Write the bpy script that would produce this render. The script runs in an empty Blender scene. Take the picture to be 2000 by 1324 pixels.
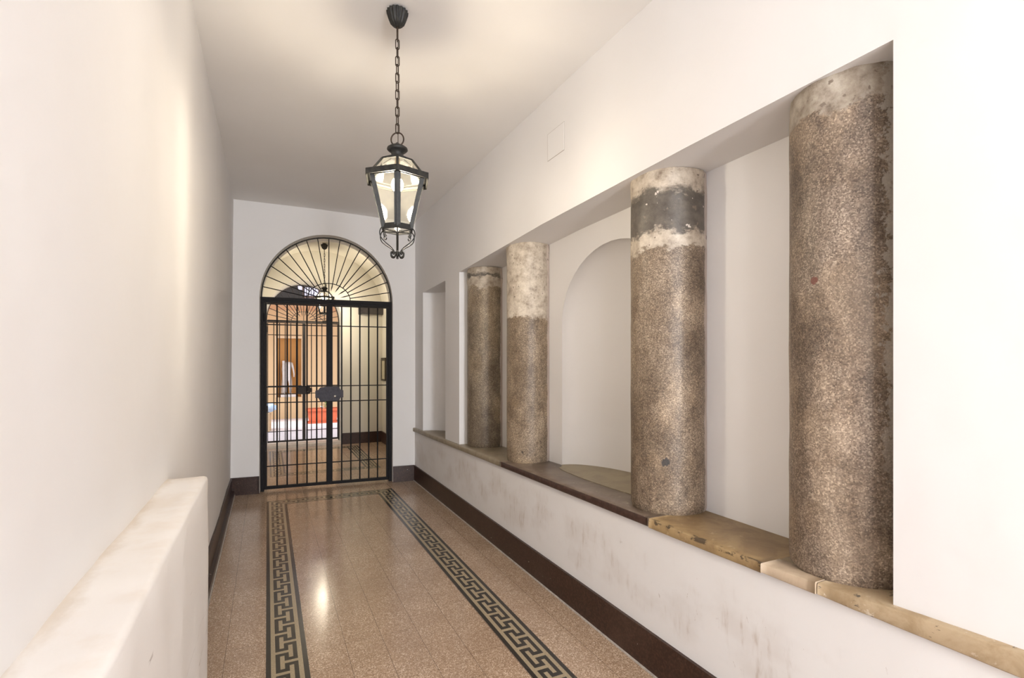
import bpy, math, random
from mathutils import Vector, Matrix, noise as mnoise

# ------------------------------------------------------------------ camera, sky, lights, exposure
scn = bpy.context.scene
COL = scn.collection
PI = math.pi
YAW = math.atan(0.478)
cam_data = bpy.data.cameras.new('camera')
cam = bpy.data.objects.new('camera', cam_data)
COL.objects.link(cam)
cam_data.sensor_fit = 'HORIZONTAL'
cam_data.sensor_width = 36.0
cam_data.lens = 18.0
cam_data.shift_y = (705.0 - 662.0) / 2000.0
cam_data.clip_start = 0.02
cam.location = (0, 0, 1.5)
cam.rotation_euler = (PI / 2, 0, -YAW)
scn.camera = cam

world = bpy.data.worlds.new('sky')
scn.world = world
world.use_nodes = True
bg = world.node_tree.nodes['Background']
bg.inputs['Color'].default_value = (0.80, 0.86, 1.0, 1)
bg.inputs['Strength'].default_value = 1.5

def light(name, kind, loc, rot, energy, color, **kw):
    d = bpy.data.lights.new(name, kind)
    d.energy = energy
    d.color = color
    for k, v in kw.items():
        setattr(d, k, v)
    o = bpy.data.objects.new(name, d)
    o.location = loc
    o.rotation_euler = rot
    COL.objects.link(o)
    return o

# daylight that comes in through the street entrance behind the camera
light('street_daylight', 'AREA', (0.40, -4.7, 1.75), (PI / 2, 0, 0), 185.0, (0.93, 0.965, 1.0),
      shape='RECTANGLE', size=0.7, size_y=2.6)
# unseen daylight source at left, set from near column's shadow edge; no window built
light('side_daylight', 'AREA', (-0.335, -1.75, 1.75), (PI / 2, 0, -math.radians(60)), 26.0, (0.93, 0.965, 1.0),
      shape='RECTANGLE', size=0.45, size_y=1.9)
# daylight over the courtyard
light('courtyard_sun', 'SUN', (2, 14, 8), (math.radians(28), math.radians(-14), 0), 2.2, (1.0, 0.97, 0.94), angle=math.radians(12))

vs = scn.view_settings
vs.view_transform = 'Standard'
vs.look = 'None'
vs.gamma = 1.0
vs.use_curve_mapping = False
vs.exposure = 0.58

# ------------------------------------------------------------------ materials
def new_mat(name):
    m = bpy.data.materials.new(name)
    m.use_nodes = True
    return m, m.node_tree, m.node_tree.nodes['Principled BSDF']

def N(nt, kind, **kw):
    n = nt.nodes.new(kind)
    for k, v in kw.items():
        if k in ('inputs',):
            for kk, vv in v.items():
                n.inputs[kk].default_value = vv
        else:
            setattr(n, k, v)
    return n

def L(nt, a, b):
    nt.links.new(a, b)

def coords(nt):
    return N(nt, 'ShaderNodeTexCoord').outputs['Object']

def noise(nt, vec, scale, detail=4, rough=0.55, dist=0.0):
    n = N(nt, 'ShaderNodeTexNoise')
    n.inputs['Scale'].default_value = scale
    n.inputs['Detail'].default_value = detail
    n.inputs['Roughness'].default_value = rough
    n.inputs['Distortion'].default_value = dist
    L(nt, vec, n.inputs['Vector'])
    return n.outputs['Fac']

def mapping(nt, vec, scale=(1, 1, 1), loc=(0, 0, 0)):
    n = N(nt, 'ShaderNodeMapping')
    n.inputs['Scale'].default_value = scale
    n.inputs['Location'].default_value = loc
    L(nt, vec, n.inputs['Vector'])
    return n.outputs['Vector']

def ramp(nt, fac, stops):
    n = N(nt, 'ShaderNodeValToRGB')
    cr = n.color_ramp
    while len(cr.elements) < len(stops):
        cr.elements.new(0.5)
    for e, (p, c) in zip(cr.elements, stops):
        e.position = p
        e.color = (c[0], c[1], c[2], 1) if not isinstance(c, (int, float)) else (c, c, c, 1)
    L(nt, fac, n.inputs['Fac'])
    return n.outputs['Color']

def mixc(nt, fac, a, b, blend='MIX'):
    n = N(nt, 'ShaderNodeMix', data_type='RGBA', blend_type=blend)
    for s, v in ((n.inputs[6], a), (n.inputs[7], b)):
        if isinstance(v, (tuple, list)):
            s.default_value = (v[0], v[1], v[2], 1)
        else:
            L(nt, v, s)
    if isinstance(fac, (int, float)):
        n.inputs[0].default_value = fac
    else:
        L(nt, fac, n.inputs[0])
    return n.outputs[2]

def M(nt, op, a, b=None, c=None, clamp=False):
    n = N(nt, 'ShaderNodeMath', operation=op, use_clamp=clamp)
    for i, v in enumerate((a, b, c)):
        if v is None:
            continue
        if isinstance(v, (int, float)):
            n.inputs[i].default_value = v
        else:
            L(nt, v, n.inputs[i])
    return n.outputs[0]

def sstep(nt, v, a, b):
    n = N(nt, 'ShaderNodeMapRange', interpolation_type='SMOOTHSTEP')
    n.inputs['From Min'].default_value = a
    n.inputs['From Max'].default_value = b
    L(nt, v, n.inputs['Value'])
    return n.outputs['Result']

def bump(nt, bsdf, height, strength, dist=0.01):
    n = N(nt, 'ShaderNodeBump')
    n.inputs['Strength'].default_value = strength
    n.inputs['Distance'].default_value = dist
    L(nt, height, n.inputs['Height'])
    L(nt, n.outputs['Normal'], bsdf.inputs['Normal'])

def xyz(nt, vec):
    s = N(nt, 'ShaderNodeSeparateXYZ')
    L(nt, vec, s.inputs[0])
    return s.outputs

def plaster(name, col, rough=0.85, wave=0.25, stain=None, ledge=False):
    m, nt, b = new_mat(name)
    co = coords(nt)
    n1 = noise(nt, co, 1.3, 3)
    n2 = noise(nt, co, 9, 5)
    c = mixc(nt, M(nt, 'MULTIPLY', sstep(nt, n1, 0.35, 0.75), 0.6), col, tuple(v * f for v, f in zip(col, (0.965, 0.955, 0.94))))
    if stain:
        # scuffs and dirty rub marks low on the wall
        z = xyz(nt, co)[2]
        band = M(nt, 'MULTIPLY', sstep(nt, z, 0.20, 0.32), M(nt, 'SUBTRACT', 1.0, sstep(nt, z, 0.50, 0.66)))
        big = sstep(nt, noise(nt, mapping(nt, co, (1, 1.6, 2.0)), 1.7, 4), 0.44, 0.64)
        st = sstep(nt, noise(nt, mapping(nt, co, (1, 7, 1.6)), 3.0, 6, 0.65), 0.50, 0.75)
        mk = M(nt, 'MULTIPLY', M(nt, 'MULTIPLY', band, big), M(nt, 'ADD', M(nt, 'MULTIPLY', st, 0.75), 0.22))
        c = mixc(nt, M(nt, 'MULTIPLY', mk, 0.8), c, stain)
        v2 = sstep(nt, noise(nt, mapping(nt, co, (1, 16, 5), (3, 1, 2)), 2.6, 5, 0.7, 1.2), 0.66, 0.72)
        c = mixc(nt, M(nt, 'MULTIPLY', M(nt, 'MULTIPLY', v2, band), 0.45), c, (0.30, 0.20, 0.14))
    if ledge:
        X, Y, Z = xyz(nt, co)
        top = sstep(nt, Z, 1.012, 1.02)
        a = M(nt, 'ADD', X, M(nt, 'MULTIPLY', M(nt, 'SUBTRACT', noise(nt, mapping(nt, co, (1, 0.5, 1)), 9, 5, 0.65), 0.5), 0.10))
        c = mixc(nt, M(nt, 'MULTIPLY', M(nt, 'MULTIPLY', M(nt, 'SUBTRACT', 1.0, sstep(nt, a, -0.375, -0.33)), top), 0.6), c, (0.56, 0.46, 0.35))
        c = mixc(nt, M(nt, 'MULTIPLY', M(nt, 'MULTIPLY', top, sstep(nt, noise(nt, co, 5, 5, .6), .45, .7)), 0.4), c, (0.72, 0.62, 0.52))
        side = M(nt, 'SUBTRACT', 1.0, sstep(nt, Z, 0.96, 1.0))
        cr = M(nt, 'ABSOLUTE', M(nt, 'SUBTRACT', noise(nt, mapping(nt, co, (1, 0.35, 2.4), (1, 4, 0)), 2.0, 4, 0.55), 0.5))
        gate_ = sstep(nt, noise(nt, mapping(nt, co, (1, 1, 1), (9, 1, 2)), 4.5, 2), 0.50, 0.56)
        crk = M(nt, 'MULTIPLY', M(nt, 'MULTIPLY', M(nt, 'LESS_THAN', cr, 0.0022), gate_), side)
        c = mixc(nt, M(nt, 'MULTIPLY', crk, 0.7), c, (0.42, 0.36, 0.33))
    L(nt, c, b.inputs['Base Color'])
    b.inputs['Roughness'].default_value = rough
    h = M(nt, 'ADD', M(nt, 'MULTIPLY', noise(nt, co, 3.0, 3), 1.0), M(nt, 'MULTIPLY', n2, 0.18))
    bump(nt, b, h, wave, 0.02)
    return m

WHITE = (0.835, 0.812, 0.803)
M_wall = plaster('white_wall_plaster', WHITE)
M_ceil = plaster('ceiling_plaster', (0.86, 0.835, 0.815), wave=0.15)
M_lower = plaster('scuffed_wall_plaster', WHITE, stain=(0.46, 0.36, 0.28))
M_back = plaster('end_wall_plaster', (0.84, 0.815, 0.80))
M_vest = plaster('vestibule_plaster', (0.74, 0.705, 0.625))
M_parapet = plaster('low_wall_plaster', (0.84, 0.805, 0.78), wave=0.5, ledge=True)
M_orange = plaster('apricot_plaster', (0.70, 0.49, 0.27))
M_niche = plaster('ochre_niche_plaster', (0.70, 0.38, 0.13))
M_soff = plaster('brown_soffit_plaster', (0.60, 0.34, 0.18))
M_facade = plaster('lavender_facade', (0.62, 0.60, 0.72))

def simple(name, col, rough=0.5, metal=0.0, var=0.0, scale=20, bumps=0.0, col2=None, spec=None):
    m, nt, b = new_mat(name)
    b.inputs['Roughness'].default_value = rough
    b.inputs['Metallic'].default_value = metal
    if spec is not None:
        b.inputs['Specular IOR Level'].default_value = spec
    co = coords(nt)
    f = noise(nt, co, scale, 5)
    c2 = col2 if col2 else tuple(v * (1 - var) for v in col)
    L(nt, mixc(nt, sstep(nt, f, 0.35, 0.7), col, c2), b.inputs['Base Color'])
    if bumps:
        bump(nt, b, f, bumps, 0.004)
    return m

M_iron = simple('black_painted_iron', (0.009, 0.007, 0.008), 0.6, 0.0, 0.4, 60, 0.3, spec=0.25)
M_iron2 = simple('dark_brown_iron', (0.022, 0.014, 0.010), 0.5, 0.2, 0.4, 60, 0.3)
M_rust = simple('rusty_chain_iron', (0.060, 0.038, 0.026), 0.55, 0.5, 0.5, 80, 0.2)
M_lant = simple('verdigris_lantern_iron', (0.016, 0.016, 0.016), 0.48, 0.1, 0.3, 50, 0.3, col2=(0.034, 0.032, 0.027), spec=0.35)
M_plate = simple('grey_lock_plate', (0.052, 0.046, 0.058), 0.5, 0.1, 0.3, 40, 0.2, spec=0.3)
M_knob = simple('steel_cylinder', (0.70, 0.68, 0.62), 0.25, 0.9, 0.1)
M_gap = simple('pale_grout', (0.55, 0.50, 0.45), 0.8, 0, 0.3, 40)
M_dark = simple('dark_grey_casing', (0.075, 0.065, 0.065), 0.5, 0.2, 0.3)
M_frame = simple('bronze_frame', (0.07, 0.055, 0.035), 0.45, 0.3, 0.3)
M_paper = simple('cream_card', (0.62, 0.57, 0.42), 0.6, 0, 0.15)
M_marble = simple('white_statue_marble', (0.80, 0.74, 0.68), 0.5, 0, 0.15, 14, 0.3)
M_terra = simple('orange_terracotta', (0.62, 0.13, 0.05), 0.55, 0, 0.15, 10)
M_soil = simple('dark_soil', (0.05, 0.03, 0.02), 0.95, 0, 0.5, 60, 0.6)
M_green = simple('plant_green', (0.12, 0.26, 0.05), 0.5, 0, 0.4, 30)
M_petal = simple('white_petal', (0.85, 0.86, 0.80), 0.6, 0, 0.1)
M_blue = simple('pale_blue_plastic', (0.42, 0.60, 0.82), 0.35, 0, 0.3, 12, 0.4, col2=(0.75, 0.82, 0.90))
M_cream = simple('cream_stone', (0.72, 0.52, 0.32), 0.7, 0, 0.15, 10)
M_step = simple('pale_threshold_marble', (0.78, 0.70, 0.62), 0.3, 0, 0.15, 9)
M_court = simple('pale_courtyard_paving', (0.80, 0.76, 0.78), 0.6, 0, 0.08, 5)
M_timber = simple('dark_timber', (0.02, 0.014, 0.010), 0.8, 0, 0.4, 12)  # near-black timber of the courtyard eave
M_glaz = simple('window_glazing', (0.10, 0.10, 0.13), 0.15, 0, 0.2)
M_wood = simple('brown_window_wood', (0.10, 0.05, 0.03), 0.5, 0, 0.3)
M_brass = simple('old_brass', (0.30, 0.20, 0.09), 0.4, 0.8, 0.3)

def base_material():
    m, nt, b = new_mat('brown_stone_skirting')
    co = coords(nt)
    f = noise(nt, co, 90, 4, 0.6)
    g = noise(nt, co, 2.5, 4)
    c = mixc(nt, sstep(nt, f, 0.4, 0.75), (0.034, 0.015, 0.010), (0.080, 0.040, 0.027))
    c = mixc(nt, M(nt, 'MULTIPLY', sstep(nt, g, 0.5, 0.75), 0.45), c, (0.095, 0.055, 0.040))
    chips = sstep(nt, noise(nt, mapping(nt, co, (1, 1, 1), (5, 3, 1)), 26, 3, 0.5, 0.6), 0.735, 0.76)
    c = mixc(nt, chips, c, (0.68, 0.62, 0.57))
    L(nt, c, b.inputs['Base Color'])
    b.inputs['Roughness'].default_value = 0.36
    b.inputs['Specular IOR Level'].default_value = 0.35
    return m
M_base = base_material()

def floor_mats():
    out = []
    # 0 : terrazzo tiles
    m, nt, b = new_mat('tan_terrazzo_tiles')
    co = coords(nt)
    X, Y, Z = xyz(nt, co)
    v = N(nt, 'ShaderNodeTexVoronoi', feature='F1')
    v.inputs['Scale'].default_value = 240
    L(nt, co, v.inputs['Vector'])
    vs_ = N(nt, 'ShaderNodeSeparateColor')
    L(nt, v.outputs['Color'], vs_.inputs[0])
    c = ramp(nt, vs_.outputs[0], [(0.0, (0.285, 0.185, 0.122)), (0.40, (0.400, 0.275, 0.185)), (0.75, (0.520, 0.370, 0.258)), (1.0, (0.86, 0.70, 0.55))])
    big = noise(nt, co, 1.6, 5, 0.6)
    c = mixc(nt, M(nt, 'MULTIPLY', sstep(nt, big, 0.38, 0.72), 0.40), c, (0.29, 0.19, 0.125))
    # tint per tile
    tx = M(nt, 'DIVIDE', M(nt, 'SUBTRACT', X, 0.185), 0.189)
    ty = M(nt, 'DIVIDE', Y, 0.189)
    wn = N(nt, 'ShaderNodeTexWhiteNoise', noise_dimensions='2D')
    cb = N(nt, 'ShaderNodeCombineXYZ')
    L(nt, M(nt, 'FLOOR', tx), cb.inputs[0]); L(nt, M(nt, 'FLOOR', ty), cb.inputs[1])
    L(nt, cb.outputs[0], wn.inputs['Vector'])
    c = mixc(nt, M(nt, 'MULTIPLY', wn.outputs['Value'], 0.22), c, (0.31, 0.195, 0.125))
    def joint(t, w):
        f = M(nt, 'ABSOLUTE', M(nt, 'SUBTRACT', M(nt, 'FRACT', M(nt, 'ADD', t, 0.5)), 0.5))
        return M(nt, 'LESS_THAN', f, w)
    wob = M(nt, 'MULTIPLY', M(nt, 'SUBTRACT', noise(nt, co, 5, 2), 0.5), 0.025)
    jx = M(nt, 'MULTIPLY', joint(M(nt, 'ADD', tx, wob), 0.0062), 0.75)
    jy = M(nt, 'MULTIPLY', joint(M(nt, 'ADD', ty, wob), 0.0058), sstep(nt, noise(nt, co, 3.1, 2), 0.40, 0.62))
    j = M(nt, 'MAXIMUM', jx, M(nt, 'MULTIPLY', jy, 0.7))
    c = mixc(nt, j, c, (0.075, 0.045, 0.03))
    spots = sstep(nt, noise(nt, co, 12, 2, 0.4), 0.79, 0.81)
    c = mixc(nt, spots, c, (0.06, 0.03, 0.02))
    L(nt, c, b.inputs['Base Color'])
    rr = noise(nt, co, 4, 4)
    r = N(nt, 'ShaderNodeMapRange')
    r.inputs['To Min'].default_value = 0.13; r.inputs['To Max'].default_value = 0.25
    L(nt, rr, r.inputs['Value']); L(nt, r.outputs[0], b.inputs['Roughness'])
    b.inputs['Specular IOR Level'].default_value = 0.5
    bump(nt, b, M(nt, 'SUBTRACT', M(nt, 'MULTIPLY', noise(nt, co, 7, 2), 0.3), j), 0.10, 0.002)
    out.append(m)
    for nm, c0, c1 in (('black_inlay', (0.016, 0.013, 0.011), (0.040, 0.034, 0.028)), ('cream_inlay', (0.42, 0.34, 0.225), (0.33, 0.26, 0.165))):
        m, nt, b = new_mat(nm)
        co = coords(nt)
        f = noise(nt, co, 160, 2)
        g = noise(nt, co, 6, 4)
        c = mixc(nt, sstep(nt, f, 0.4, 0.62), c0, c1)
        c = mixc(nt, M(nt, 'MULTIPLY', sstep(nt, g, 0.5, 0.7), 0.3), c, tuple((p + q) * .45 for p, q in zip(c0, c1)))
        L(nt, c, b.inputs['Base Color'])
        b.inputs['Roughness'].default_value = 0.22
        out.append(m)
    return out
FLOORM = floor_mats()

def granite(name, seed, pale, dark=None, tone=(1, 1, 1), pale_str=1.0, streak=False, mt=1.0, marks=()):
    """pale = (z0, z1): mortar-covered zone; dark = (z0, z1) darker stone band inside it"""
    m, nt, b = new_mat(name)
    co = coords(nt)
    co = mapping(nt, co, (1, 1, 1), (seed * 3.1, seed * 1.7, 0))
    Z = xyz(nt, coords(nt))[2]
    v = N(nt, 'ShaderNodeTexVoronoi', feature='F1')
    v.inputs['Scale'].default_value = 230
    L(nt, co, v.inputs['Vector'])
    s = N(nt, 'ShaderNodeSeparateColor'); L(nt, v.outputs['Color'], s.inputs[0])
    grain = M(nt, 'ADD', M(nt, 'MULTIPLY', s.outputs[0], 0.55), M(nt, 'MULTIPLY', noise(nt, co, 110, 3, 0.6), 0.45))
    t = lambda c: tuple(a * q for a, q in zip(c, tone))
    c = ramp(nt, grain, [(0.12, t((0.105, 0.078, 0.058))), (0.38, t((0.205, 0.158, 0.122))), (0.60, t((0.300, 0.238, 0.185))), (0.75, t((0.44, 0.36, 0.28))), (0.85, t((0.60, 0.50, 0.39)))])
    big = noise(nt, mapping(nt, co, (1, 1, 0.7)), 3.2, 5, 0.6)
    c = mixc(nt, M(nt, 'MULTIPLY', sstep(nt, big, 0.42, 0.64), 0.8), c, (0.60, 0.575, 0.55), 'MULTIPLY')
    mid_ = noise(nt, mapping(nt, co, (1, 1, 0.8), (7, 3, 5)), 9, 5, 0.65)
    c = mixc(nt, M(nt, 'MULTIPLY', sstep(nt, mid_, 0.45, 0.60), 0.75), c, (0.66, 0.62, 0.58), 'MULTIPLY')
    lit = noise(nt, mapping(nt, co, (1, 1, 0.6), (1, 9, 2)), 4.2, 4, 0.6)  # random lighter blotches of the stone itself
    c = mixc(nt, sstep(nt, lit, 0.46, 0.64), c, (1.45, 1.42, 1.36), 'MULTIPLY')
    c = mixc(nt, M(nt, 'MULTIPLY', sstep(nt, lit, 0.50, 0.66), 0.18), c, t((0.42, 0.35, 0.265)))
    fine = noise(nt, co, 26, 4, 0.7)
    c = mixc(nt, M(nt, 'MULTIPLY', sstep(nt, fine, 0.5, 0.8), 0.35), c, t((0.40, 0.34, 0.27)))
    ragged = M(nt, 'MULTIPLY', M(nt, 'SUBTRACT', noise(nt, mapping(nt, co, (1, 1, 1.6)), 9, 5, 0.65), 0.5), 0.20)
    zz = M(nt, 'ADD', Z, ragged)
    pz = M(nt, 'MULTIPLY', sstep(nt, zz, pale[0] - 0.010, pale[0] + 0.012), pale_str)
    mort = ramp(nt, noise(nt, co, 16, 6, 0.7), [(0.30, tuple(v * mt for v in (0.22, 0.165, 0.12))), (0.45, tuple(v * mt for v in (0.44, 0.365, 0.285))), (0.6, tuple(v * mt for v in (0.60, 0.52, 0.42))), (0.8, tuple(v * mt for v in (0.76, 0.69, 0.60)))])
    c = mixc(nt, pz, c, mort)
    if dark:
        dz = M(nt, 'MULTIPLY', sstep(nt, zz, dark[0] - 0.012, dark[0] + 0.012), M(nt, 'SUBTRACT', 1.0, sstep(nt, zz, dark[1] - 0.02, dark[1] + 0.02)))
        dc = ramp(nt, noise(nt, co, 12, 6, 0.7), [(0.25, (0.055, 0.045, 0.036)), (0.55, (0.125, 0.105, 0.085)), (0.85, (0.22, 0.185, 0.15))])
        fl = sstep(nt, noise(nt, co, 22, 3, 0.5), 0.68, 0.70)
        dc = mixc(nt, fl, dc, (0.62, 0.55, 0.48))
        c = mixc(nt, dz, c, dc)
    XX = xyz(nt, coords(nt))[0]
    ct = sstep(nt, M(nt, 'ADD', XX, M(nt, 'MULTIPLY', M(nt, 'SUBTRACT', noise(nt, mapping(nt, co, (1, 1, .5)), 14, 4, .7), 0.5), 0.05)), 1.962, 1.978)
    c = mixc(nt, M(nt, 'MULTIPLY', ct, 0.75), c, (0.66, 0.56, 0.50))
    for (px, py, pz_, rad, cc) in marks:
        dn = N(nt, 'ShaderNodeVectorMath', operation='DISTANCE')
        L(nt, coords(nt), dn.inputs[0]); dn.inputs[1].default_value = (px, py, pz_)
        dd = M(nt, 'ADD', dn.outputs['Value'], M(nt, 'MULTIPLY', M(nt, 'SUBTRACT', noise(nt, co, 45, 4, .7), 0.5), rad * 1.6))
        c = mixc(nt, M(nt, 'MULTIPLY', M(nt, 'SUBTRACT', 1.0, sstep(nt, dd, rad * 0.75, rad)), 0.85), c, cc)
    # pits and paint flecks
    pit = M(nt, 'MULTIPLY', sstep(nt, noise(nt, mapping(nt, co, (1, 1, 1), (2, 2, 2)), 34, 3, 0.5), 0.66, 0.70), pz)
    c = mixc(nt, pit, c, (0.20, 0.155, 0.12))
    if streak:
        X = xyz(nt, coords(nt))[0]
        yy = xyz(nt, coords(nt))[1]
        # lichen-like pale patches on the flank beside the jamb
        a = M(nt, 'ADD', yy, M(nt, 'MULTIPLY', M(nt, 'SUBTRACT', noise(nt, co, 30, 4, .7), 0.5), 0.12))
        f = M(nt, 'SUBTRACT', 1.0, sstep(nt, a, 0.952, 0.962))
        f = M(nt, 'MULTIPLY', f, sstep(nt, Z, 0.9, 1.5))
        c = mixc(nt, M(nt, 'MULTIPLY', f, 0.7), c, (0.46, 0.41, 0.35))
    L(nt, c, b.inputs['Base Color'])
    b.inputs['Roughness'].default_value = 0.46
    b.inputs['Specular IOR Level'].default_value = 0.5
    h = M(nt, 'ADD', M(nt, 'MULTIPLY', fine, 0.5), M(nt, 'MULTIPLY', s.outputs[0], 0.25))
    h = M(nt, 'ADD', h, M(nt, 'MULTIPLY', pz, M(nt, 'MULTIPLY', noise(nt, co, 20, 5, .7), 1.2)))
    bump(nt, b, h, 0.45, 0.006)
    return m

def slab_mat(name, a, b_, c_=None, scale=7, rough=0.5, front=None, holes=None, chip=None):
    m, nt, b = new_mat(name)
    co = coords(nt)
    f = noise(nt, co, scale, 6, 0.65, 0.6)
    c = mixc(nt, sstep(nt, f, 0.38, 0.66), a, b_)
    if c_:
        c = mixc(nt, sstep(nt, noise(nt, co, scale * 3, 5, 0.7), 0.60, 0.72), c, c_)
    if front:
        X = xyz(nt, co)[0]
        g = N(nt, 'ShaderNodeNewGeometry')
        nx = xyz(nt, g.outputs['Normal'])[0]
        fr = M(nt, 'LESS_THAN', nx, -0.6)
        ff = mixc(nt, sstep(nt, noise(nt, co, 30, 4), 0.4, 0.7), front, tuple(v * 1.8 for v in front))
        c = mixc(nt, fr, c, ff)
    if holes:
        hz = noise(nt, mapping(nt, co, (1, 2.2, 6)), 11, 4, 0.6)
        c = mixc(nt, sstep(nt, hz, 0.66, 0.70), c, holes)
    if chip:
        # pitted, crumbling arris
        X, Y, Z = xyz(nt, co)
        ed = M(nt, 'MULTIPLY', M(nt, 'SUBTRACT', 1.0, sstep(nt, X, 1.664, 1.680)), sstep(nt, M(nt, 'ADD', Z, M(nt, 'MULTIPLY', Y, 0.022)), chip[1], chip[1] + 0.006))
        nn = sstep(nt, noise(nt, mapping(nt, co, (1, 0.7, 1)), 20, 5, 0.7), 0.50, 0.56)
        c = mixc(nt, M(nt, 'MULTIPLY', M(nt, 'MULTIPLY', ed, nn), 0.85), c, chip[0])
    L(nt, c, b.inputs['Base Color'])
    b.inputs['Roughness'].default_value = rough
    bump(nt, b, noise(nt, co, scale * 4, 5, 0.7), 0.35, 0.006)
    return m

def glass_mat():
    m = bpy.data.materials.new('seeded_lantern_glass')
    m.use_nodes = True
    nt = m.node_tree
    nt.nodes.clear()
    o = N(nt, 'ShaderNodeOutputMaterial')
    tr = N(nt, 'ShaderNodeBsdfTransparent'); tr.inputs['Color'].default_value = (0.94, 0.93, 0.86, 1)
    tl = N(nt, 'ShaderNodeBsdfTranslucent'); tl.inputs['Color'].default_value = (0.95, 0.93, 0.84, 1)
    gl = N(nt, 'ShaderNodeBsdfGlossy'); gl.inputs['Roughness'].default_value = 0.08
    a = N(nt, 'ShaderNodeMixShader'); a.inputs[0].default_value = 0.010
    L(nt, tr.outputs[0], a.inputs[1]); L(nt, tl.outputs[0], a.inputs[2])
    b = N(nt, 'ShaderNodeMixShader'); b.inputs[0].default_value = 0.07
    L(nt, a.outputs[0], b.inputs[1]); L(nt, gl.outputs[0], b.inputs[2])
    L(nt, b.outputs[0], o.inputs['Surface'])
    return m
M_glass = glass_mat()

def emit(name, col, s):
    m, nt, b = new_mat(name)
    b.inputs['Base Color'].default_value = (0.9, 0.9, 0.85, 1)
    b.inputs['Emission Color'].default_value = (*col, 1)
    b.inputs['Emission Strength'].default_value = s
    return m
M_bulb = emit('lit_bulb', (1.0, 0.88, 0.66), 60.0)

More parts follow.
